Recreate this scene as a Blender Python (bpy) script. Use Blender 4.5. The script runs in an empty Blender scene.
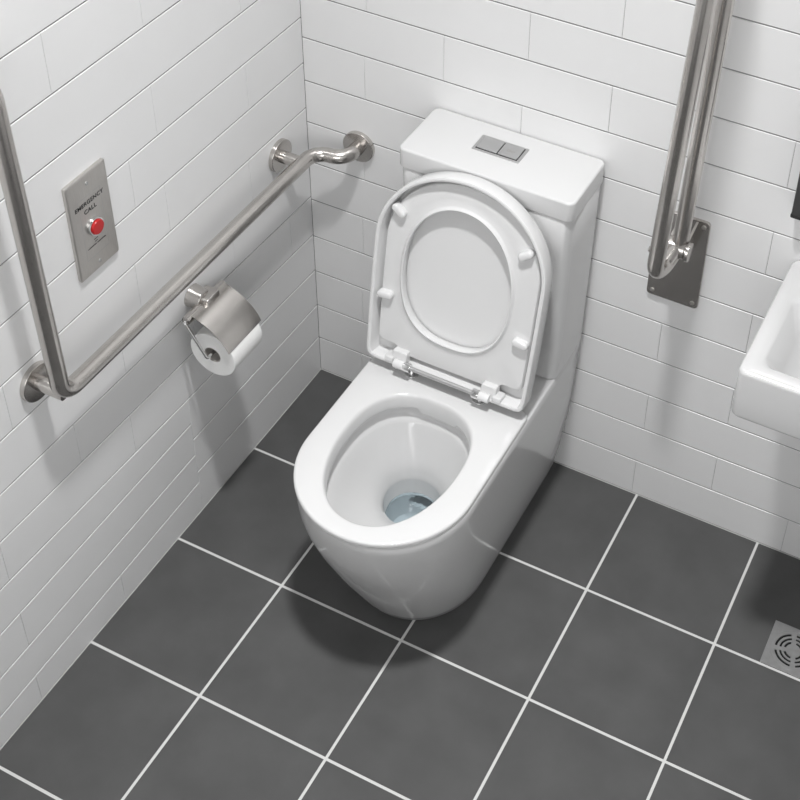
import bpy, bmesh, math, random
from mathutils import Vector, Matrix
PI = math.pi
scene = bpy.context.scene
C = scene.collection
random.seed(4)

# ------------------------------------------------------------------ materials
def mat(name, col, rough=0.5, metal=0.0, coat=0.0, noise=None, bump=None, aniso=0.0, spec=0.5, trans=0.0, emit=None):
    m = bpy.data.materials.new(name); m.use_nodes = True
    nt = m.node_tree; b = nt.nodes['Principled BSDF']
    b.inputs['Base Color'].default_value = (*col, 1)
    b.inputs['Roughness'].default_value = rough
    b.inputs['Metallic'].default_value = metal
    b.inputs['Specular IOR Level'].default_value = spec
    b.inputs['Coat Weight'].default_value = coat
    b.inputs['Coat Roughness'].default_value = 0.04
    b.inputs['Transmission Weight'].default_value = trans
    b.inputs['Anisotropic'].default_value = aniso
    if emit:
        b.inputs['Emission Color'].default_value = (1, 1, 1, 1); b.inputs['Emission Strength'].default_value = emit
    tc = nt.nodes.new('ShaderNodeTexCoord')
    def noise_node(scale, detail=4, stretch=(1, 1, 1)):
        mp = nt.nodes.new('ShaderNodeMapping'); mp.inputs['Scale'].default_value = stretch
        nt.links.new(tc.outputs['Object'], mp.inputs['Vector'])
        n = nt.nodes.new('ShaderNodeTexNoise'); n.inputs['Scale'].default_value = scale; n.inputs['Detail'].default_value = detail
        nt.links.new(mp.outputs['Vector'], n.inputs['Vector'])
        return n
    if noise:
        scale, amt, stretch = noise
        n = noise_node(scale, 6, stretch)
        r = nt.nodes.new('ShaderNodeValToRGB')
        r.color_ramp.elements[0].position = .3; r.color_ramp.elements[1].position = .7
        r.color_ramp.elements[0].color = (*[c * (1 - amt) for c in col], 1)
        r.color_ramp.elements[1].color = (*[min(1, c * (1 + amt)) for c in col], 1)
        nt.links.new(n.outputs['Fac'], r.inputs['Fac']); nt.links.new(r.outputs['Color'], b.inputs['Base Color'])
    if bump:
        scale, strength, stretch = bump
        n = noise_node(scale, 3, stretch)
        bp = nt.nodes.new('ShaderNodeBump'); bp.inputs['Strength'].default_value = strength; bp.inputs['Distance'].default_value = .001
        nt.links.new(n.outputs['Fac'], bp.inputs['Height']); nt.links.new(bp.outputs['Normal'], b.inputs['Normal'])
    return m
M = {}
M['tile'] = mat('glazed_wall_tile', (.83, .83, .83), .32, noise=(3, .015, (1, 1, 1)), spec=.4)
M['grout'] = mat('wall_grout', (.27, .27, .27), .9)
M['paint'] = mat('white_paint', (.80, .80, .80), .8, noise=(5, .02, (1, 1, 1)))
M['grey_paint'] = mat('grey_paint', (.85, .85, .85), .8, noise=(5, .02, (1, 1, 1)))
M['floor_tile'] = mat('charcoal_porcelain', (.088, .088, .088), .6, noise=(9, .10, (1, 1, 1)), bump=(60, .15, (1, 1, 1)), spec=.15)
M['floor_grout'] = mat('floor_grout', (.62, .62, .61), .9)
M['ceramic'] = mat('white_ceramic', (.65, .65, .65), .15, coat=.15, noise=(2, .004, (1, 1, 1)))
M['plastic'] = mat('white_seat_plastic', (.70, .70, .70), .22, noise=(2, .004, (1, 1, 1)))
M['steel'] = mat('brushed_steel', (.60, .575, .55), .24, metal=1, bump=(300, .05, (1, 1, 1)), noise=(40, .03, (1, 1, 1)))
M['plate_steel'] = mat('satin_steel_plate', (.62, .60, .575), .42, metal=1, noise=(60, .04, (1, 14, 1)))
M['chrome'] = mat('chrome', (.75, .75, .75), .08, metal=1, noise=(30, .01, (1, 1, 1)))
M['satin'] = mat('satin_chrome', (.50, .50, .50), .35, metal=.85, noise=(60, .02, (1, 1, 1)))
M['paper'] = mat('tissue_paper', (.88, .88, .87), .95, bump=(250, .25, (1, 1, 1)), noise=(30, .02, (1, 1, 1)))
M['card'] = mat('grey_cardboard', (.40, .38, .36), .9, noise=(60, .05, (1, 1, 1)))
M['red'] = mat('red_plastic', (.50, .012, .014), .3, noise=(20, .03, (1, 1, 1)))
M['ink'] = mat('black_print', (.02, .02, .02), .6, noise=(50, .05, (1, 1, 1)))
M['dark'] = mat('void_shade', (.006, .006, .006), .8, noise=(50, .05, (1, 1, 1)))  # near-black colour that paints shade inside gaps and slots
M['dispenser'] = mat('dark_grey_plastic', (.055, .055, .055), .45, noise=(40, .06, (1, 1, 1)))
M['dispenser_edge'] = mat('black_plastic', (.008, .008, .008), .5, noise=(40, .06, (1, 1, 1)))
M['drain'] = mat('drain_steel', (.50, .50, .50), .38, metal=1, noise=(80, .06, (1, 1, 1)))
M['water'] = bpy.data.materials.new('toilet_water'); M['water'].use_nodes = True
_nt = M['water'].node_tree; _nt.nodes.clear()
_o = _nt.nodes.new('ShaderNodeOutputMaterial'); _mx = _nt.nodes.new('ShaderNodeMixShader'); _fr = _nt.nodes.new('ShaderNodeFresnel'); _fr.inputs['IOR'].default_value = 1.33
_tr = _nt.nodes.new('ShaderNodeBsdfTransparent'); _tr.inputs['Color'].default_value = (.90, .945, .965, 1)
_gl = _nt.nodes.new('ShaderNodeBsdfGlossy'); _gl.inputs['Roughness'].default_value = .03
_nt.links.new(_fr.outputs[0], _mx.inputs[0]); _nt.links.new(_tr.outputs[0], _mx.inputs[1]); _nt.links.new(_gl.outputs[0], _mx.inputs[2]); _nt.links.new(_mx.outputs[0], _o.inputs['Surface'])
M['diffuser'] = mat('lamp_diffuser', (.9, .9, .9), .5, noise=(5, .01, (1, 1, 1)), emit=1.5)

# ------------------------------------------------------------------ object helpers
def origin(o):
    v = Vector((0, 0, 0))
    while o is not None:
        v += o.location; o = o.parent
    return v
def tag(o, label, cat, group=None):
    o['label'] = label; o['category'] = cat
    if group: o['group'] = group
    return o
def thing(name, label, cat, loc, group=None):
    o = bpy.data.objects.new(name, None); o.empty_display_size = .05; C.objects.link(o)
    o.location = loc
    return tag(o, label, cat, group)
def obj(name, bm, mats, parent=None, smooth=35, label=None, recalc=True):
    """vertices are given in room coordinates"""
    if recalc: bmesh.ops.recalc_face_normals(bm, faces=bm.faces)
    off = origin(parent)
    for v in bm.verts: v.co -= off
    me = bpy.data.meshes.new(name); bm.to_mesh(me); bm.free()
    for m in (mats if isinstance(mats, list) else [mats]): me.materials.append(m)
    if smooth:
        for p in me.polygons: p.use_smooth = True
        me.set_sharp_from_angle(angle=math.radians(smooth))
    o = bpy.data.objects.new(name, me); C.objects.link(o)
    if parent: o.parent = parent
    if label: o['label'] = label
    return o
def struct(name, bm, mats, smooth=None):
    o = obj(name, bm, mats, smooth=smooth); o['kind'] = 'structure'; return o

def BM(): return bmesh.new()
def loft(bm, loops, cap0=False, cap1=False, wrap=False, closed=True, mi=0):
    rows = [[bm.verts.new(p) for p in L] for L in loops]
    n = len(rows[0])
    pairs = list(zip(rows, rows[1:])) + ([(rows[-1], rows[0])] if wrap else [])
    for a, b in pairs:
        for i in range(n if closed else n - 1):
            j = (i + 1) % n
            f = bm.faces.new((a[i], a[j], b[j], b[i])); f.material_index = mi
    if cap0: bm.faces.new(rows[0][::-1]).material_index = mi
    if cap1: bm.faces.new(rows[-1]).material_index = mi
    return rows
def box(bm, lo, hi, bev=0.0, seg=3, mi=0):
    t = bmesh.new()
    bmesh.ops.create_cube(t, size=1)
    for v in t.verts:
        v.co = Vector([lo[k] + (v.co[k] + .5) * (hi[k] - lo[k]) for k in range(3)])
    if bev: bmesh.ops.bevel(t, geom=t.edges[:], offset=bev, segments=seg, profile=.5, affect='EDGES')
    merge(bm, t, mi)
def merge(bm, t, mi=0):
    mp = {v: bm.verts.new(v.co) for v in t.verts}
    for f in t.faces:
        try: bm.faces.new([mp[v] for v in f.verts]).material_index = mi
        except ValueError: pass
    t.free()
def frame(d):
    d = Vector(d).normalized()
    a = Vector((0, 0, 1)) if abs(d.z) < .9 else Vector((1, 0, 0))
    u = d.cross(a).normalized(); return u, d.cross(u).normalized()
def cyl(bm, p0, p1, r, n=40, bev=0.0, r1=None):
    p0, p1 = Vector(p0), Vector(p1); d = (p1 - p0).normalized(); u, w = frame(d)
    r1 = r if r1 is None else r1
    ring = lambda c, rr: [c + rr * (math.cos(2 * PI * i / n) * u + math.sin(2 * PI * i / n) * w) for i in range(n)]
    L = []
    if bev:
        for k in range(4):
            a = PI / 2 * k / 3; L.append(ring(p0 + d * bev * (1 - math.sin(a)), r - bev * (1 - math.cos(PI / 2 - a)) if False else r - bev + bev * math.sin(a)))
        for k in range(4):
            a = PI / 2 * k / 3; L.append(ring(p1 - d * bev * (1 - math.sin(a)), r1 - bev + bev * math.cos(a)) if False else ring(p1 - d * bev * (1 - math.sin(a)), r1 - bev + bev * math.cos(a)))
    else:
        L = [ring(p0, r), ring(p1, r1)]
    loft(bm, L, True, True)
def rounded_path(pts, rad, seg=10):
    pts = [Vector(p) for p in pts]; out = [pts[0]]
    rads = rad if isinstance(rad, (list, tuple)) else [rad] * (len(pts) - 2)
    for i in range(1, len(pts) - 1):
        p = pts[i]; a = (pts[i - 1] - p).normalized(); b = (pts[i + 1] - p).normalized()
        ang = a.angle(b); r = rads[i - 1]; t = r / math.tan(ang / 2)
        c = p + (a + b).normalized() * (r / math.sin(ang / 2))
        s, e = p + a * t - c, p + b * t - c
        tot = s.angle(e); ax = s.cross(e).normalized()
        for k in range(seg + 1): out.append(c + Matrix.Rotation(tot * k / seg, 3, ax) @ s)
    out.append(pts[-1]); return out
def tube(bm, path, r, n=28, cap=True):
    path = [Vector(p) for p in path]
    T = []
    for i in range(len(path)):
        a = path[max(i - 1, 0)]; b = path[min(i + 1, len(path) - 1)]; T.append((b - a).normalized())
    u, w = frame(T[0]); loops = []
    for i, p in enumerate(path):
        if i: q = T[i - 1].rotation_difference(T[i]); u = q @ u
        w = T[i].cross(u).normalized()
        loops.append([p + r * (math.cos(2 * PI * k / n) * u + math.sin(2 * PI * k / n) * w) for k in range(n)])
    loft(bm, loops, cap, cap)
def polar(poly, c, N):
    """sample a star-shaped outline at N equal angles about c"""
    out = []; m = len(poly)
    for k in range(N):
        a = 2 * PI * k / N; d = (math.cos(a), math.sin(a)); best = 0
        for i in range(m):
            x1, y1 = poly[i][0] - c[0], poly[i][1] - c[1]
            x2, y2 = poly[(i + 1) % m][0] - c[0], poly[(i + 1) % m][1] - c[1]
            ex, ey = x2 - x1, y2 - y1; den = d[0] * ey - d[1] * ex
            if abs(den) < 1e-12: continue
            t = (x1 * ey - y1 * ex) / den; s = (x1 * d[1] - y1 * d[0]) / den
            if -1e-6 <= s <= 1 + 1e-6 and t > best: best = t
        out.append((c[0] + best * d[0], c[1] + best * d[1]))
    return out
def rrect(x0, x1, y0, y1, r, seg=8):
    out = []
    for cx, cy, a0 in ((x1 - r, y1 - r, 0), (x0 + r, y1 - r, PI / 2), (x0 + r, y0 + r, PI), (x1 - r, y0 + r, 3 * PI / 2)):
        for k in range(seg + 1):
            a = a0 + PI / 2 * k / seg; out.append((cx + r * math.cos(a), cy + r * math.sin(a)))
    return out
def rblock(bm, x0, x1, y0, y1, z0, z1, r, e=.004, seg=6, e0=None, mi=0):
    """box with rounded plan corners and filleted top and bottom edges"""
    e0 = e if e0 is None else e0
    L = []
    prof = [(e0 * (1 - math.sin(a)), z0 + e0 * (1 - math.cos(a))) for a in [PI / 2 * k / 4 for k in range(5)]] if e0 else [(0, z0)]
    prof += [(e * (1 - math.cos(a)), z1 - e * (1 - math.sin(a))) for a in [PI / 2 * k / 4 for k in range(5)]] if e else [(0, z1)]
    for ins, z in prof:
        L.append([(x, y, z) for x, y in rrect(x0 + ins, x1 - ins, y0 + ins, y1 - ins, max(r - ins, .0005), seg)])
    loft(bm, L, True, True, mi=mi)

# ------------------------------------------------------------------ room shell
RX, RY, RZ = 2.0, -2.5, 3.6
def tiles(bm, quads, to3d, gap_h=.0014, gap_v=.0002, bev_h=.0010, bev_v=.0006, depth=.0018):
    """each quad: (a0,b0) (a1,b1) (a2,b2) (a3,b3) counter-clockwise from lower-left on the wall plane"""
    for q in quads:
        (a0, b0), (a1, b1), (a2, b2), (a3, b3) = q
        o = [(a0 + gap_v, b0 + gap_h), (a1 - gap_v, b1 + gap_h), (a2 - gap_v, b2 - gap_h), (a3 + gap_v, b3 - gap_h)]
        i = [(o[0][0] + bev_v, o[0][1] + bev_h), (o[1][0] - bev_v, o[1][1] + bev_h), (o[2][0] - bev_v, o[2][1] - bev_h), (o[3][0] + bev_v, o[3][1] - bev_h)]
        O = [bm.verts.new(to3d(a, b, depth)) for a, b in o]; I = [bm.verts.new(to3d(a, b, 0)) for a, b in i]
        bm.faces.new(I)
        for k in range(4): bm.faces.new((O[k], O[(k + 1) % 4], I[(k + 1) % 4], I[k]))

# floor
bm = BM()
box(bm, (-.1, RY - .1, -.06), (RX + .1, .1, -.0008), mi=1)
G = .0028; xs = [0.0] + [.2754 + .3 * k for k in range(7)]; ys = [0.0] + [-.3 * (k + 1) for k in range(9)]
for i in range(len(xs) - 1):
    for j in range(len(ys) - 1):
        x0, x1 = xs[i] + (G if i else .0012), min(xs[i + 1], RX) - G
        y0, y1 = ys[j + 1] + G, ys[j] - (G if j else .0012)
        if i == 4 and j == 0: pass
        b = .0007
        O = [bm.verts.new(p) for p in ((x0, y0, -.0009), (x1, y0, -.0009), (x1, y1, -.0009), (x0, y1, -.0009))]
        I = [bm.verts.new(p) for p in ((x0 + b, y0 + b, 0), (x1 - b, y0 + b, 0), (x1 - b, y1 - b, 0), (x0 + b, y1 - b, 0))]
        bm.faces.new(I)
        for k in range(4): bm.faces.new((O[k], O[(k + 1) % 4], I[(k + 1) % 4], I[k]))
struct('floor', bm, [M['floor_tile'], M['floor_grout']])

# back wall: running bond of 369 x 111 mm tiles
bm = BM()
box(bm, (-.1, .0016, -.06), (RX + .1, .1, RZ), mi=1)
H = .1113; BL = .369; quads = []
for r in range(33):
    z0, z1 = r * H, min((r + 1) * H, RZ)
    x = (.861 + .0038 * r if r % 2 == 0 else .677 + .0043 * (r - 1)) - 8 * BL
    while x < RX:
        a, b = max(x, 0.0), min(x + BL, RX)
        if b - a > .008: quads.append(((a, z0), (b, z0), (b, z1), (a, z1)))
        x += BL
tiles(bm, quads, lambda a, b, d: (a, d, b))
struct('wall_back', bm, [M['tile'], M['grout']])

# left wall: courses as laid in the photo, with the re-laid low courses towards the front
bm = BM()
box(bm, (-.1, RY, -.06), (-.0016, .0, RZ), mi=1)
SPL = -.506
L_ = lambda za, zb: (lambda s: za + (zb - za) * s / 1.05)        # height at distance s from the corner
lines = [L_(0, 0), L_(.115, .140), L_(.223, .246), L_(.338, .386), L_(.449, .495), L_(.565, .600), L_(.690, .712), L_(.8175, .8215),
         L_(.936, .940), L_(1.051, 1.053), L_(1.168, 1.168), L_(1.288, 1.288), L_(1.408, 1.408)] + [L_(1.408 + .12 * k, 1.408 + .12 * k) for k in range(1, 19)]
low = [L_(0, 0), L_(.103, .083), L_(.192, .178), L_(.2865, .283), lines[3]]
W = -RY; quads = []
def course(lo, hi, joints, s0, s1):
    e = [s0] + sorted(j for j in joints if s0 < j < s1) + [s1]
    for a, b in zip(e, e[1:]):
        quads.append(((-b, lo(b)), (-a, lo(a)), (-a, hi(a)), (-b, hi(b))))
course(lines[0], lines[1], [], 0, -SPL); course(lines[1], lines[2], [], 0, -SPL); course(lines[2], lines[3], [], 0, -SPL)
course(low[0], low[1], [.785, 1.05, 1.42, 1.79, 2.16], -SPL, W); course(low[1], low[2], [1.24, 1.61, 1.98], -SPL, W)
course(low[2], low[3], [1.046, 1.42, 1.79, 2.16], -SPL, W); course(low[3], low[4], [1.24, 1.61, 1.98], -SPL, W)
J = {3: [.31, .68, 1.049], 4: [.09, .458, .825], 5: [.30, .67, 1.04], 6: [.22, .60, .96], 7: [.488, .86], 8: [.205, .574, 1.0], 9: [.489, .858],
     10: [.205, 1.12], 11: [.10, .487, .726], 12: [.30, .95]}
for r in range(3, len(lines) - 1):
    js = J.get(r, [.3 + .18 * (r % 2), .67 + .18 * (r % 2)])
    js = js + [max(js) + BL * k for k in range(1, 5)]
    course(lines[r], (lambda s, f=lines[r + 1]: min(f(s), RZ)), js, 0, W)
tiles(bm, quads, lambda a, b, d: (-d, a, b), bev_v=.0006, gap_v=.0002)
struct('wall_left', bm, [M['tile'], M['grout']])
bm = BM(); box(bm, (RX, RY, -.06), (RX + .1, 0, RZ)); struct('wall_right', bm, M['grey_paint'])
bm = BM(); box(bm, (-.1, RY - .1, -.06), (RX + .1, RY, RZ)); struct('wall_front', bm, M['grey_paint'])
bm = BM(); box(bm, (-.1, RY - .1, RZ), (RX + .1, .1, RZ + .08)); struct('ceiling', bm, M['paint'])

# ------------------------------------------------------------------ toilet
T = thing('toilet', 'white close-coupled ceramic toilet with raised lid standing on dark floor tiles against back wall', 'toilet', (.518, 0, 0))
PC = (.515, -.50)                      # centre for the polar sampling
N = 240
def dshape(cx, w, yf, yr, rc, yc=None, p=2.0, nseg=48):
    """plan outline: straight sides, rounded front (at yf), rear at yr with corner radius rc"""
    yc = yf + w if yc is None else yc
    pts = []
    for k in range(nseg + 1):                    # front arc from right to left
        a = -PI * k / nseg
        ca, sa = math.cos(a), math.sin(a)
        pts.append((cx + w * math.copysign(abs(ca) ** (2 / p), ca), yc - (yc - yf) * abs(sa) ** (2 / p)))
    for k in range(9):
        a = PI - PI / 2 * k / 8; pts.append((cx - w + rc + rc * math.cos(a), yr - rc + rc * math.sin(a)))
    for k in range(9):
        a = PI / 2 - PI / 2 * k / 8; pts.append((cx + w - rc + rc * math.cos(a), yr - rc + rc * math.sin(a)))
    return pts
def loop_at(poly, z): return [(x, y, z) for x, y in polar(poly, PC, N)]
bm = BM(); Ls = []
YB = -.003
# outer body
for z, w, yf in ((0, .146, -.553), (.004, .148, -.560), (.03, .153, -.573), (.08, .160, -.597), (.14, .168, -.626), (.20, .1745, -.652), (.26, .180, -.678), (.32, .1838, -.700), (.37, .1855, -.7135), (.41, .1862, -.719), (.4345, .1865, -.7205)):
    Ls.append(loop_at(dshape(.514, w, yf, YB, .012, yc=yf + .19 - .02 * (1 - z / .43), p=2.0 + .12 * (1 - z / .43)), z))
Ls.append(loop_at(dshape(.513, .1858, -.7200, YB - .001, .012, yc=-.53), .4370))
Ls.append(loop_at(dshape(.513, .1830, -.7170, YB - .004, .012, yc=-.53), .4382))
# rim slab
RW, RF, RR = .1862, -.7215, -.269
for ins, z in ((.008, .4382), (.008, .4398), (.001, .4402), (0, .4412), (0, .4445), (.0008, .4472), (.0025, .4492), (.0055, .450)):
    Ls.append(loop_at(dshape(.5132, RW - ins, RF + ins, RR - ins, .020 - ins * .5, yc=-.536), z))
# rim opening and bowl
def egg(s=1.0, cx=.513, yb=-.333, yf=-.682, a=.130, yc=-.487, dy=0):
    pts = []
    for k in range(96):
        t = 2 * PI * k / 96; c, s_ = math.cos(t), math.sin(t)
        L = (yb - yc) if s_ > 0 else (yc - yf)
        p = 2.45 if s_ > 0 else 2.1
        pts.append((cx + s * a * math.copysign(abs(c) ** (2 / p), c), yc + s * (L * math.copysign(abs(s_) ** (2 / p), s_)) + dy))
    return pts
def tab(x, y):                                    # lip reaches lower in the middle of the back
    if y < -.45: return 0
    t = abs(x - .5205); return max(0, min(1, (.046 - t) / .006))
def eggloop(s, z, tabz=0, dy=0, grow=0):
    return [(x, y, z - tabz * tab(x, y)) for x, y in polar([(px, py) for px, py in egg(s, dy=dy)], PC, N)]
Ls += [eggloop(1.03, .450), eggloop(1.008, .4490), eggloop(.990, .4460), eggloop(.978, .439), eggloop(.970, .428), eggloop(.966, .4175, .013), eggloop(.968, .415, .013), eggloop(.974, .414, .013),
       eggloop(1.00, .4145, .009), eggloop(1.03, .411, .004), eggloop(1.04, .402), eggloop(1.035, .388), eggloop(1.01, .379), eggloop(.98, .373)]
# bowl: blend from the egg to the sump
SX, SY = .509, -.430
def blend(t, z):
    e = polar(egg(.98), PC, N)
    out = []
    for k, (x, y) in enumerate(e):
        a = 2 * PI * k / N
        sx, sy = SX + .062 * math.cos(a), SY + (.058 if math.sin(a) > 0 else .074) * math.sin(a)
        out.append((x + (sx - x) * t, y + (sy - y) * t, z))
    return out
for t, z in ((.06, .366), (.16, .350), (.28, .332), (.42, .313), (.56, .296), (.70, .281), (.82, .268), (.91, .256), (.96, .247)): Ls.append(blend(t, z))
def sump(a, b0, b1, z):
    out = []
    for k in range(N):
        q = 2 * PI * k / N; x, y = SX + a * math.cos(q), SY + (b0 if math.sin(q) > 0 else b1) * math.sin(q)
        e = ((x - .516) / .040) ** 2 + ((z - .170) / .018) ** 2
        if math.sin(q) > 0 and e < 1: y += .06 * (1 - e ** 3)          # mouth of the trapway in the rear wall
        out.append((x, y, z))
    return out
for k in range(27):
    z = .238 - .004 * k; f = 1 - .17 * (k / 26) ** 1.5
    Ls.append(sump(.0605 * f, .056 * f, .071 * f, z))
Ls += [sump(.040, .039, .050, .126), sump(.025, .025, .030, .121), sump(.010, .010, .012, .119)]
loft(bm, Ls, True, True)
pan = obj('pan', bm, M['ceramic'], T, 40)
# standing water and the outlet mouth behind it
bm = BM(); WL = .196
f = 1 - .17 * (10.5 / 26) ** 1.5
loft(bm, [sump(.0605 * f - .0012, .056 * f - .0012, .071 * f - .0012, z) for z in (.1890, WL)], True, True)
obj('bowl_water', bm, M['water'], T, 30, 'still clear water in the bowl')

# cistern
def taper_block(bm, rows, r, y0):
    loops = []
    for ins, z, xa, xb, yf in rows:
        loops.append([(x, y, z) for x, y in rrect(xa + ins, xb - ins, yf + ins, y0, max(r - ins, .002), 8)])
    loft(bm, loops, True, True)
bm = BM()
taper_block(bm, [(.003, .4385, .342, .703, -.158), (0, .442, .341, .704, -.159), (0, .60, .337, .708, -.161), (0, .80, .332, .7125, -.164), (0, .886, .330, .7145, -.1655), (.002, .8885, .330, .7145, -.1655)], .022, -.003)
obj('cistern', bm, M['ceramic'], T, 40)
bm = BM()
rblock(bm, .328, .7165, -.168, -.002, .8905, .936, .016, .0045, 8, .002)
obj('cistern_lid', bm, M['ceramic'], T, 40)
bm = BM()
rblock(bm, .460, .565, -.099, -.046, .9358, .9375, .002, .0006, 3, 0)
fp = obj('flush_plate', bm, M['satin'], T, 30, 'satin chrome dual flush plate')
bm = BM(); box(bm, (.4662, -.0938, .9374), (.5588, -.0512, .9378)); obj('button_shade', bm, M['dark'], fp, None, 'black sheet painting the shade round the flush buttons')  # black sheet puts the shade between the buttons into colour
for x0, x1 in ((.4675, .5130), (.5150, .5575)):
    bm = BM(); rblock(bm, x0, x1, -.0925, -.0525, .9375, .9402, .002, .0007, 3, 0)
    if x0 > .5:
        for q in (-1, 1):
            L = [[(.5365 + q * .0045 + rr * math.cos(2 * PI * k / 20), -.0745 + rr * .9 * math.sin(2 * PI * k / 20), .9405) for k in range(20)] for rr in (.0038, .0028)]
            loft(bm, L, mi=1)
    obj('flush_button', bm, [M['satin'], M['card']], fp, 30)

# lid and seat, raised and leaning on the cistern
TA = math.radians(11.6); CU = .5110
E_U = Vector((1, 0, 0)); E_V = Vector((0, math.sin(TA), math.cos(TA))); E_W = Vector((0, -math.cos(TA), math.sin(TA)))
P0 = Vector((CU, -.307, .4755))
def S3(u, v, w): return P0 + u * E_U + v * E_V + w * E_W
def lid_outline(ins=0.0):
    a, b, vc, wb, rc = .1915 - ins, .185 - ins, .294, .186 - ins, max(.020 - ins, .006)
    pts = [(a * math.cos(PI * k / 60), vc + b * math.sin(PI * k / 60)) for k in range(61)]
    v0 = ins
    for k in range(1, 10):                       # left side narrows slightly to the hinge
        t = k / 10; pts.append((-(a + (wb - a) * t * t), vc + (v0 + rc - vc) * t))
    for k in range(9):
        q = PI + PI / 2 * k / 8; pts.append((-wb + rc + rc * math.cos(q), v0 + rc + rc * math.sin(q)))
    for k in range(9):
        q = 3 * PI / 2 + PI / 2 * k / 8; pts.append((wb - rc + rc * math.cos(q), v0 + rc + rc * math.sin(q)))
    for k in range(1, 10):
        t = 1 - k / 10; pts.append(((a + (wb - a) * t * t), vc + (v0 + rc - vc) * t))
    return pts
NC = (0, .24); NS = 176
def sl(poly, w): return [S3(u, v, w) for u, v in polar(poly, NC, NS)]
bm = BM()
Ls = [sl(lid_outline(.03), -.0430), sl(lid_outline(.010), -.0425), sl(lid_outline(.003), -.0395), sl(lid_outline(0), -.034), sl(lid_outline(0), -.004),
      sl(lid_outline(.0012), -.001), sl(lid_outline(.0035), 0), sl(lid_outline(.0065), 0), sl(lid_outline(.0088), -.001), sl(lid_outline(.010), -.004),
      sl(lid_outline(.0105), -.033), sl(lid_outline(.0125), -.0355), sl(lid_outline(.02), -.036)]
loft(bm, Ls, True, True)
obj('lid', bm, M['plastic'], T, 40)
# seat ring
def ring_outline(ins=0.0):
    pts = []
    for u, v in lid_outline(.0185 + ins):
        lim = .040 + ins if abs(u) > .122 else (.022 + ins if abs(u) < .115 else .022 + ins + .018 * (abs(u) - .115) / .007)
        pts.append((u, max(v, lim)))
    # dense bottom edge so the notch is sampled
    out = []
    for i, p in enumerate(pts):
        q = pts[(i + 1) % len(pts)]
        n = max(1, int(math.hypot(q[0] - p[0], q[1] - p[1]) / .004))
        for k in range(n):
            u, v = p[0] + (q[0] - p[0]) * k / n, p[1] + (q[1] - p[1]) * k / n
            if v < .06:
                lim = .040 + ins if abs(u) > .122 else (.022 + ins if abs(u) < .115 else .022 + ins + .018 * (abs(u) - .115) / .007)
                v = lim if v < lim or (abs(u) < .15 and v < .0405 + ins) else v
            out.append((u, v))
    return out
def hole(g=0.0):
    a, vc = .121 + g, .243
    pts = []
    for k in range(96):
        t = 2 * PI * k / 96; c, s = math.cos(t), math.sin(t)
        b = (.160 if s > 0 else .156) + g; p = 2.05 if s > 0 else 2.5
        pts.append((-.004 + a * math.copysign(abs(c) ** (2 / p), c), vc + b * math.copysign(abs(s) ** (2 / p), s)))
    return pts
bm = BM()
Ls = [sl(ring_outline(.002), -.0330), sl(ring_outline(0), -.031), sl(ring_outline(0), -.0205), sl(ring_outline(.002), -.0175), sl(ring_outline(.006), -.0165),
      sl(hole(.026), -.0160), sl(hole(.010), -.0155), sl(hole(.0065), -.0138), sl(hole(.005), -.0112), sl(hole(.0025), -.0100), sl(hole(.0006), -.0110), sl(hole(0), -.0135), sl(hole(0), -.028), sl(hole(.003), -.0320), sl(hole(.010), -.0330)]
loft(bm, Ls, wrap=True)
seat = obj('seat', bm, M['plastic'], T, 40)
for u, v, ang in ((-.146, .362, -38), (.138, .360, 38), (-.158, .158, 8), (.154, .158, -8)):
    bm = BM(); rows = []
    ca, sa = math.cos(math.radians(ang)), math.sin(math.radians(ang))
    for ins, w in ((0, -.0185), (0, -.0055), (.0012, -.0028), (.004, -.0014)):
        rows.append([S3(u + ca * px - sa * py, v + sa * px + ca * py, w) for px, py in rrect(-.0175 + ins, .0175 - ins, -.0085 + ins, .0085 - ins, .0083 - ins, 6)])
    loft(bm, rows, True, True); obj('bumper', bm, M['plastic'], seat, 40)
# hinges
for sg, u in ((-1, -.083), (1, .079)):
    hx = CU + u
    bm = BM()
    cyl(bm, (hx, -.288, .4502), (hx, -.288, .4535), .0155, 36, .001)
    cyl(bm, (hx, -.288, .453), (hx, -.288, .472), .0065, 20)
    a, b = S3(u - .0075, .010, .003), S3(u + .0075, .010, .003)
    cyl(bm, a, b, .0100, 28, .001)
    h = obj('hinge', bm, M['chrome'], T, 35, 'chrome seat hinge with round base')
    bm = BM()
    a, b = S3(u + sg * .0075, .010, .003), S3(u + sg * .031, .010, .003)
    cyl(bm, a, b, .0098, 28, .001)
    rows = []
    for ins, w in ((0, -.022), (0, -.004), (.002, -.002)):
        rows.append([S3(u + sg * .024 + px, .021 + py, w) for px, py in rrect(-.017 + ins, .017 - ins, -.013 + ins, .016 - ins, .004, 4)])
    loft(bm, rows, True, True)
    rows = []
    for ins, w in ((0, -.022), (0, .001), (.002, .003)):
        rows.append([S3(u + sg * .046 + px, .0135 + py, w) for px, py in rrect(-.010 + ins, .010 - ins, -.0065 + ins, .0065 - ins, .003, 4)])
    loft(bm, rows, True, True)
    obj('hinge_arm', bm, M['plastic'], h, 35, 'white hinge arm')
bm = BM(); cyl(bm, S3(-.076, .010, .002), S3(.072, .010, .002), .0042, 20)
obj('hinge_rod', bm, M['satin'], T, 35, 'thin chrome rod between the seat hinges')

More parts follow.
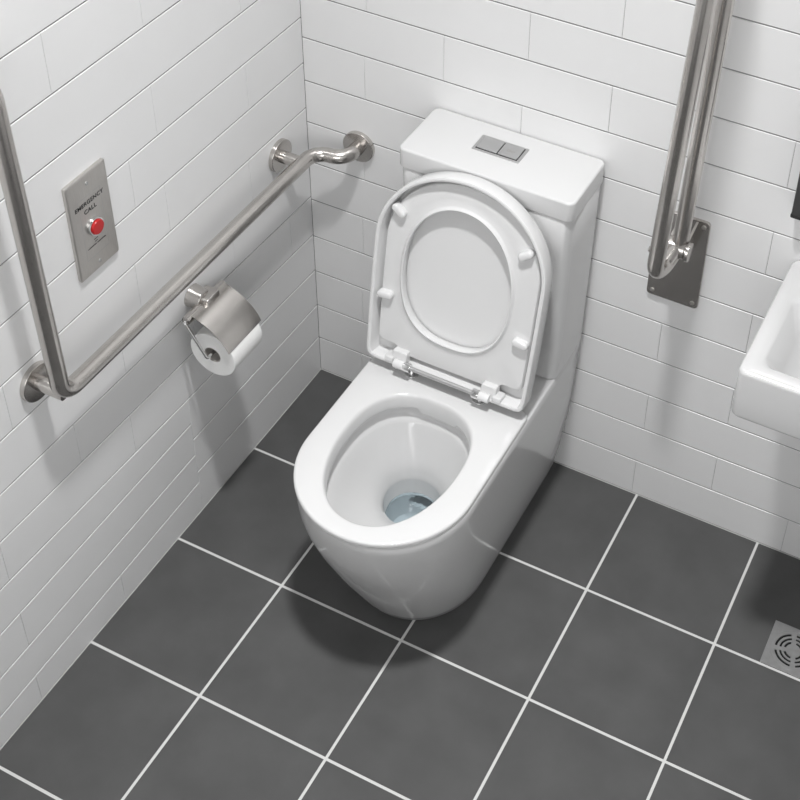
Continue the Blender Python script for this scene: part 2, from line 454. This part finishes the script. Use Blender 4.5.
# ------------------------------------------------------------------ L-shaped grab rail
R = thing('grab_rail', 'brushed steel L-shaped grab rail fixed along the left wall above the toilet roll', 'grab rail', (0, -.5, .763))
BX, BZ, TR = .062, .763, .0165
bm = BM()
tube(bm, rounded_path([(.137, -.004, BZ), (.137, -.064, BZ), (BX, -.064, BZ), (BX, -.892, BZ), (BX, -.903, 1.44), (.004, -.903, 1.44)], [.038, .040, .036, .04], 14), TR, 32)
obj('rail_tube', bm, M['steel'], R, 40)
for ya, yb, zz in ((-.117, -.118, BZ), (-.890, -.884, BZ + .007)):
    bm = BM(); cyl(bm, (.004, ya, zz), (BX, yb, BZ), .0145, 28); obj('post', bm, M['steel'], R, 40)
for p, d in (((0, -.116, BZ), (1, 0, 0)), ((0, -.890, BZ + .007), (1, 0, 0)), ((.137, 0, BZ), (0, -1, 0)), ((0, -.903, 1.44), (1, 0, 0))):
    p, d = Vector(p), Vector(d); bm = BM(); cyl(bm, p + d * .0003, p + d * .0105, .038, 56, .0015); obj('flange', bm, M['steel'], R, 35)

# ------------------------------------------------------------------ fold-down rail on the back wall
F = thing('fold_down_rail', 'brushed steel drop-down grab rail folded upright on back wall between toilet and basin', 'grab rail', (.891, 0, .637))
bm = BM()
L = [[(x, y, z) for x, z in rrect(.8340 + i, .9475 - i, .634 + i, .865 - i, .008, 6)] for i, y in ((0, -.0004), (0, -.0055), (.001, -.0068))]
loft(bm, L, True, True)
plate = obj('wall_plate', bm, M['steel'], F, 30)
for x in (.8465, .9355):
    for z in (.648, .852):
        bm = BM(); cyl(bm, (x, -.0066, z), (x, -.0088, z), .005, 20, .001); obj('screw', bm, M['plate_steel'], plate, 35)
bm = BM()
for x in (.884, .919):
    pts = [(-.006, .862), (-.006, .795), (-.062, .817)] + [(-.070 + .017 * math.cos(a), .834 + .017 * math.sin(a)) for a in [-PI * .6 - PI * k / 12 for k in range(11)]] + [(-.055, .852)]
    loft(bm, [[(x, y, z) for y, z in pts], [(x + .005, y, z) for y, z in pts]], True, True)
obj('bracket', bm, M['steel'], F, 35)
bm = BM(); cyl(bm, (.878, -.074, .838), (.924, -.074, .838), .0195, 36, .0015); cyl(bm, (.923, -.074, .838), (.928, -.074, .838), .0165, 36, .001); cyl(bm, (.927, -.074, .836), (.9335, -.074, .836), .0205, 36, .0015)
obj('pivot', bm, M['steel'], F, 35, 'bright pivot barrel')
bm = BM()
tube(bm, rounded_path([(.905, -.078, .838), (.891, -.166, .807), (.928, -.166, 1.66), (.9335, -.070, 1.66), (.9085, -.070, .838)], [.042, .046, .046], 14), .0165, 32)
rt = obj('rail_tube', bm, M['steel'], F, 40)
bm = BM(); cyl(bm, (.883, -.166, .893), (.876, -.166, .893), .006, 20, .001); obj('bolt', bm, M['steel'], rt, 35)

# ------------------------------------------------------------------ emergency call plate
EC = thing('emergency_call_plate', 'steel emergency call plate with red push button on the left wall', 'call button', (0, -.693, .888))
y0, y1, z0, z1 = -.7455, -.6405, .8895, 1.103
bm = BM()
L = [[(x, y, z) for y, z in rrect(y0 + i, y1 - i, z0 + i, z1 - i, .0035, 4)] for i, x in ((0, .0003), (0, .0062), (.0012, .0072), (.0035, .0080))]
loft(bm, L, True, True)
ep = obj('face_plate', bm, M['plate_steel'], EC, 25)
for z in (.905, 1.083):
    bm = BM(); cyl(bm, (.0080, -.693, z), (.0089, -.693, z), .0038, 20, .0005); cyl(bm, (.0088, -.693, z), (.0091, -.693, z), .0014, 8); obj('screw', bm, M['satin'], ep, 35)
BY, BZc = -.693, .988
bm = BM()
n = 40; prof = [(.0185, .0078), (.0185, .0125), (.0175, .0150), (.0155, .0150), (.0150, .0120)]
loft(bm, [[(x, BY + r * math.cos(2 * PI * k / n), BZc + r * math.sin(2 * PI * k / n)) for k in range(n)] for r, x in prof], True, True)
pb = obj('button_collar', bm, M['chrome'], EC, 40)
bm = BM()
prof = [(.0148, .0122), (.0148, .0172), (.0138, .0188), (.009, .0195), (.003, .0197)]
loft(bm, [[(x, BY + r * math.cos(2 * PI * k / n), BZc + r * math.sin(2 * PI * k / n)) for k in range(n)] for r, x in prof], True, True)
obj('push_button', bm, M['red'], EC, 40, 'red push button')
def lettering(parent, name, text, size, y, z, x):
    cu = bpy.data.curves.new(name, 'FONT'); cu.body = text; cu.size = size; cu.align_x = 'CENTER'; cu.align_y = 'CENTER'; cu.extrude = .00015; cu.space_character = 1.1; cu.offset = size * .018
    o = bpy.data.objects.new(name, cu); C.objects.link(o)
    dg = bpy.context.evaluated_depsgraph_get(); me = bpy.data.meshes.new_from_object(o.evaluated_get(dg))
    C.objects.unlink(o); bpy.data.objects.remove(o)
    bm = bmesh.new(); bm.from_mesh(me); bpy.data.meshes.remove(me)
    for v in bm.verts: v.co = Vector((x + v.co.z, y + v.co.x, z + v.co.y))
    return obj(name, bm, M['ink'], parent, None, recalc=False)
lettering(ep, 'lettering', 'EMERGENCY', .0122, -.695, 1.0445, .0083)
lettering(ep, 'lettering', 'CALL', .0128, -.695, 1.0275, .0083)
bm = BM()                                          # the three lines of print under the button, too small to read
rnd = random.Random(2)
def words(z, spans, h):
    for a, b in spans:
        y = a
        while y < b - .0006:
            w = rnd.uniform(.0013, .0019); box(bm, (.00802, y, z - h / 2 * rnd.uniform(.7, 1)), (.0083, min(y + w, b), z + h / 2 * rnd.uniform(.8, 1))); y += w + .0005
words(.9590, [(-.6985, -.6885)], .0018); words(.9535, [(-.6970, -.6900)], .0018)
words(.9475, [(-.7170, -.6945), (-.6915, -.6690)], .0020)
obj('lettering', bm, M['ink'], ep, None, 'three tiny lines of black print')
bm = BM()                                          # fine engraved frame round the button
for a, b in (((-.7225, .925), (-.7219, 1.058)), ((-.6641, .925), (-.6635, 1.058)), ((-.7225, 1.058), (-.6635, 1.0586)), ((-.7225, .9244), (-.6635, .925))):
    box(bm, (.00795, a[0], a[1]), (.0081, b[0], b[1]))
obj('border_line', bm, M['satin'], ep, None)

# ------------------------------------------------------------------ toilet roll holder and roll
HD = thing('toilet_roll_holder', 'steel toilet roll holder with curved cover flap below the grab rail', 'roll holder', (0, -.45, .60))
HX, HZ = .034, .617
bm = BM(); cyl(bm, (.0003, -.452, .622), (.033, -.452, .620), .0255, 44, .002, .0225)
obj('wall_rose', bm, M['steel'], HD, 35)
bm = BM(); box(bm, (.016, -.465, .600), (.051, -.422, .636), .004, 3); obj('clamp', bm, M['steel'], HD, 30)
bm = BM(); cyl(bm, (HX, -.518, HZ), (HX, -.388, HZ), .0095, 28, .001); obj('hinge_bar', bm, M['steel'], HD, 35)
AX, AZ = .077, .527
# cover: flat flap running into an arc over the roll
A_, B_, C_ = (HX + .006, HZ + .0080), (.106, .606), (.1255, .556)
prof = [((1 - t) ** 2 * A_[0] + 2 * t * (1 - t) * B_[0] + t * t * C_[0], (1 - t) ** 2 * A_[1] + 2 * t * (1 - t) * B_[1] + t * t * C_[1]) for t in [k / 20 for k in range(21)]]
inner = []
for i, (x, z) in enumerate(prof):
    a = prof[max(i - 1, 0)]; b = prof[min(i + 1, len(prof) - 1)]
    tx, tz = b[0] - a[0], b[1] - a[1]; l = math.hypot(tx, tz); inner.append((x + tz / l * .0012, z - tx / l * .0012))
sec = prof + inner[::-1]
bm = BM(); loft(bm, [[(x, y, z) for x, z in sec] for y in (-.507, -.392)], True, True)
obj('cover', bm, M['steel'], HD, 35)
bm = BM()
tube(bm, rounded_path([(HX, -.516, HZ), (HX, -.5225, HZ), (AX + .001, -.5195, AZ + .007), (AX + .004, -.405, AZ + .004)], [.004, .006], 8), .0036, 16)
obj('wire_arm', bm, M['chrome'], HD, 40, 'bent chrome wire arm')
TP = thing('toilet_roll', 'white toilet roll hanging under the steel cover flap', 'toilet roll', (AX, -.45, .472))
n = 64
def ann(bm, r0, r1, ya, yb, cz):
    rows = [[(AX + r * math.cos(2 * PI * k / n), y, cz + r * math.sin(2 * PI * k / n)) for k in range(n)] for r, y in ((r0, ya), (r1 - .001, ya), (r1, ya + .001), (r1, yb - .001), (r1 - .001, yb), (r0, yb))]
    loft(bm, rows, wrap=True)
bm = BM(); ann(bm, .0195, .055, -.500, -.400, AZ - .001)
obj('paper_roll', bm, M['paper'], TP, 40)
bm = BM(); ann(bm, .0178, .0195, -.4998, -.4002, AZ - .001); obj('core', bm, M['card'], TP, 40, 'grey cardboard core')

# ------------------------------------------------------------------ wash basin
WB = thing('wash_basin', 'white rectangular wall-hung ceramic basin cut off by the right edge of the photo', 'basin', (1.34, 0, .71))
X0, X1, YF, ZT, ZB = 1.1205, 1.572, -.344, .8440, .728
bm = BM()
def rr(ins, z, r): return [(x, y, z) for x, y in rrect(X0 + ins, X1 - ins, YF + ins, -.001, r, 8)]
def inn(l, r_, f, b, z, r): return [(x, y, z) for x, y in rrect(X0 + l, X1 - r_, YF + f, -b, r, 8)]
rows = [rr(.010, ZB, .012), rr(.003, ZB + .001, .016), rr(.0005, ZB + .005, .016), rr(0, ZB + .008, .016), rr(0, .77, .016), rr(0, ZT - .0095, .016), rr(.0005, ZT - .005, .016), rr(.002, ZT - .0023, .015), rr(.005, ZT, .014)]
rows += [inn(.028, .028, .028, .105, ZT, .020), inn(.033, .033, .033, .109, ZT - .0017, .020), inn(.038, .038, .038, .113, ZT - .0055, .022), inn(.062, .062, .058, .128, .785, .035), inn(.085, .085, .078, .140, .752, .045), inn(.13, .13, .11, .165, .740, .04), inn(.20, .20, .145, .18, .737, .003)]
loft(bm, rows, True, True)
obj('bowl', bm, M['ceramic'], WB, 40)
bm = BM(); cyl(bm, (1.343, -.185, .7372), (1.343, -.185, .7395), .021, 32, .0008); obj('waste', bm, M['chrome'], WB, 35)

# ------------------------------------------------------------------ dark unit on the wall over the basin
DS = thing('wall_dispenser', 'dark grey wall-mounted unit with black lower edge on back wall above the basin', 'dispenser', (1.17, 0, .967))
bm = BM(); rblock(bm, 1.1040, 1.236, -.036, -.0005, .9725, 1.20, .004, .002, 4); obj('body', bm, M['dispenser'], DS, 35)
bm = BM(); rblock(bm, 1.1030, 1.237, -.037, -.0005, .9670, .9725, .004, .001, 4); obj('lower_edge', bm, M['dispenser_edge'], DS, 35, 'black lower edge')

# ------------------------------------------------------------------ floor drain
DR = thing('floor_drain', 'square steel floor drain with concentric slots set in the dark floor', 'drain', (1.333, -.24, 0))
cx, cy, hs = 1.3330, -.2400, .0567
bm = BM(); box(bm, (cx - hs + .004, cy - hs + .004, .0001), (cx + hs - .004, cy + hs - .004, .0006)); obj('slot_shade', bm, M['dark'], DR, None, 'black sheet painting the shade under the slots')  # shade below the grate painted as a black sheet
bm = BM(); nA = 144
radii = [.0095, .0125, .0155, .0195, .0230, .0270, .0310, .0345, .0375, .0395]
slots = {1: 0, 3: 0, 5: 0}
radii = [.0120, .0165, .0215, .0260, .0305, .0355, .0405, .0465]
rings = []
top = .0026
def P_(r, k, z):
    a = 2 * PI * k / nA; return (cx + r * math.cos(a), cy + r * math.sin(a), z)
V = [[bm.verts.new(P_(r, k, top)) for k in range(nA)] for r in radii]
sq = []
for k in range(nA):
    a = 2 * PI * k / nA; m = hs / max(abs(math.cos(a)), abs(math.sin(a))); sq.append(bm.verts.new((cx + m * math.cos(a), cy + m * math.sin(a), top)))
V.append(sq)
bm.faces.new(V[0])
for i in range(len(V) - 1):
    for k in range(nA):
        if i in (1, 3, 5):
            d = (360.0 * (k + .5) / nA - 14) % 90; d = min(d, 90 - d)
            if d > 9 + (14 if i == 1 else 0) * .5: continue
            # slot cells are left open between the spokes
        j = (k + 1) % nA
        bm.faces.new((V[i][k], V[i][j], V[i + 1][j], V[i + 1][k]))
ext = bmesh.ops.extrude_face_region(bm, geom=bm.faces[:])
for v in [g for g in ext['geom'] if isinstance(g, bmesh.types.BMVert)]: v.co.z = .0007
obj('grate', bm, M['drain'], DR, 30)
bm = BM()
loft(bm, [[(cx + r * math.cos(2 * PI * k / 64), cy + r * math.sin(2 * PI * k / 64), z) for k in range(64)] for r, z in ((.0480, .00262), (.0484, .0030), (.0492, .0030), (.0496, .00262))], wrap=True)
obj('grate_ring', bm, M['drain'], DR, 40)

# ------------------------------------------------------------------ ceiling light
LX, LY = .80, -.88
CL = thing('ceiling_light', 'round white ceiling downlight over the toilet, outside the photo', 'ceiling light', (LX, LY, RZ))
bm = BM(); n = 64
loft(bm, [[(LX + r * math.cos(2 * PI * k / n), LY + r * math.sin(2 * PI * k / n), z) for k in range(n)] for r, z in ((.150, RZ - .0005), (.150, RZ - .024), (.146, RZ - .028), (.136, RZ - .028), (.134, RZ - .022), (.134, RZ - .0005))], wrap=True)
obj('trim_ring', bm, M['paint'], CL, 35)
bm = BM(); cyl(bm, (LX, LY, RZ - .018), (LX, LY, RZ - .010), .132, 64); obj('diffuser', bm, M['diffuser'], CL, 35, 'glowing diffuser')
ld = bpy.data.lights.new('ceiling_lamp', 'SPOT'); ld.shadow_soft_size = .11; ld.spot_size = math.radians(78); ld.spot_blend = 1.0; ld.energy = 360; ld.color = (1, 1, 1)
lo = bpy.data.objects.new('ceiling_lamp', ld); C.objects.link(lo); lo.location = (0, 0, -.032); lo.parent = CL

# ------------------------------------------------------------------ window-like fill panel, added behind the camera to brighten the fronts
bm = BM()
WX0, WX1, WZ0, WZ1 = .35, 1.85, 1.15, 2.35
for a, b in (((WX0, WZ0), (WX0 + .05, WZ1)), ((WX1 - .05, WZ0), (WX1, WZ1)), ((WX0, WZ0), (WX1, WZ0 + .05)), ((WX0, WZ1 - .05), (WX1, WZ1)), (((WX0 + WX1) / 2 - .02, WZ0), ((WX0 + WX1) / 2 + .02, WZ1))):
    box(bm, (a[0], RY - .005, a[1]), (b[0], RY + .03, b[1]), .002, 1)
fill_frame = struct('fill_panel_1', bm, M['paint'])
bm = BM(); box(bm, (WX0 + .04, RY + .001, WZ0 + .04), (WX1 - .04, RY + .008, WZ1 - .04))
obj('pane', bm, M['diffuser'], fill_frame, None, 'glowing pane added for fill light')
wl = bpy.data.lights.new('fill_light', 'AREA'); wl.shape = 'RECTANGLE'; wl.size = WX1 - WX0 - .1; wl.size_y = WZ1 - WZ0 - .1; wl.energy = 8.5  # area lamp added as front fill, gives most of the panel's light
wo = bpy.data.objects.new('fill_light', wl); C.objects.link(wo); wo.location = ((WX0 + WX1) / 2, RY + .035, (WZ0 + WZ1) / 2); wo.rotation_euler = (PI / 2, 0, 0)

# ------------------------------------------------------------------ world, camera, view
w = bpy.data.worlds.new('World'); scene.world = w; w.use_nodes = True
w.node_tree.nodes['Background'].inputs['Color'].default_value = (.8, .85, .9, 1)
w.node_tree.nodes['Background'].inputs['Strength'].default_value = .3
cd = bpy.data.cameras.new('camera'); cam = bpy.data.objects.new('camera', cd); C.objects.link(cam); scene.camera = cam
Rm = ((0.90216453, 0.42869206, 0.04819013), (-0.29347273, 0.52801852, 0.79691292), (0.31618496, -0.73308906, 0.602169))
mw = Matrix.Identity(4)
for i in range(3):
    for j in range(3): mw[j][i] = Rm[i][j]
mw.translation = Vector((1.47381744, -2.15074166, 2.64153234))
cam.matrix_world = mw
cd.sensor_width = 36; cd.lens = 1416.667 / 800 * 36
cd.shift_x = (400 - 529.549) / 800; cd.shift_y = -(400 - 159.272) / 800
cd.clip_start = .02
vs = scene.view_settings
vs.view_transform = 'Standard'; vs.look = 'None'; vs.gamma = 1; vs.use_curve_mapping = False
vs.exposure = 0.0
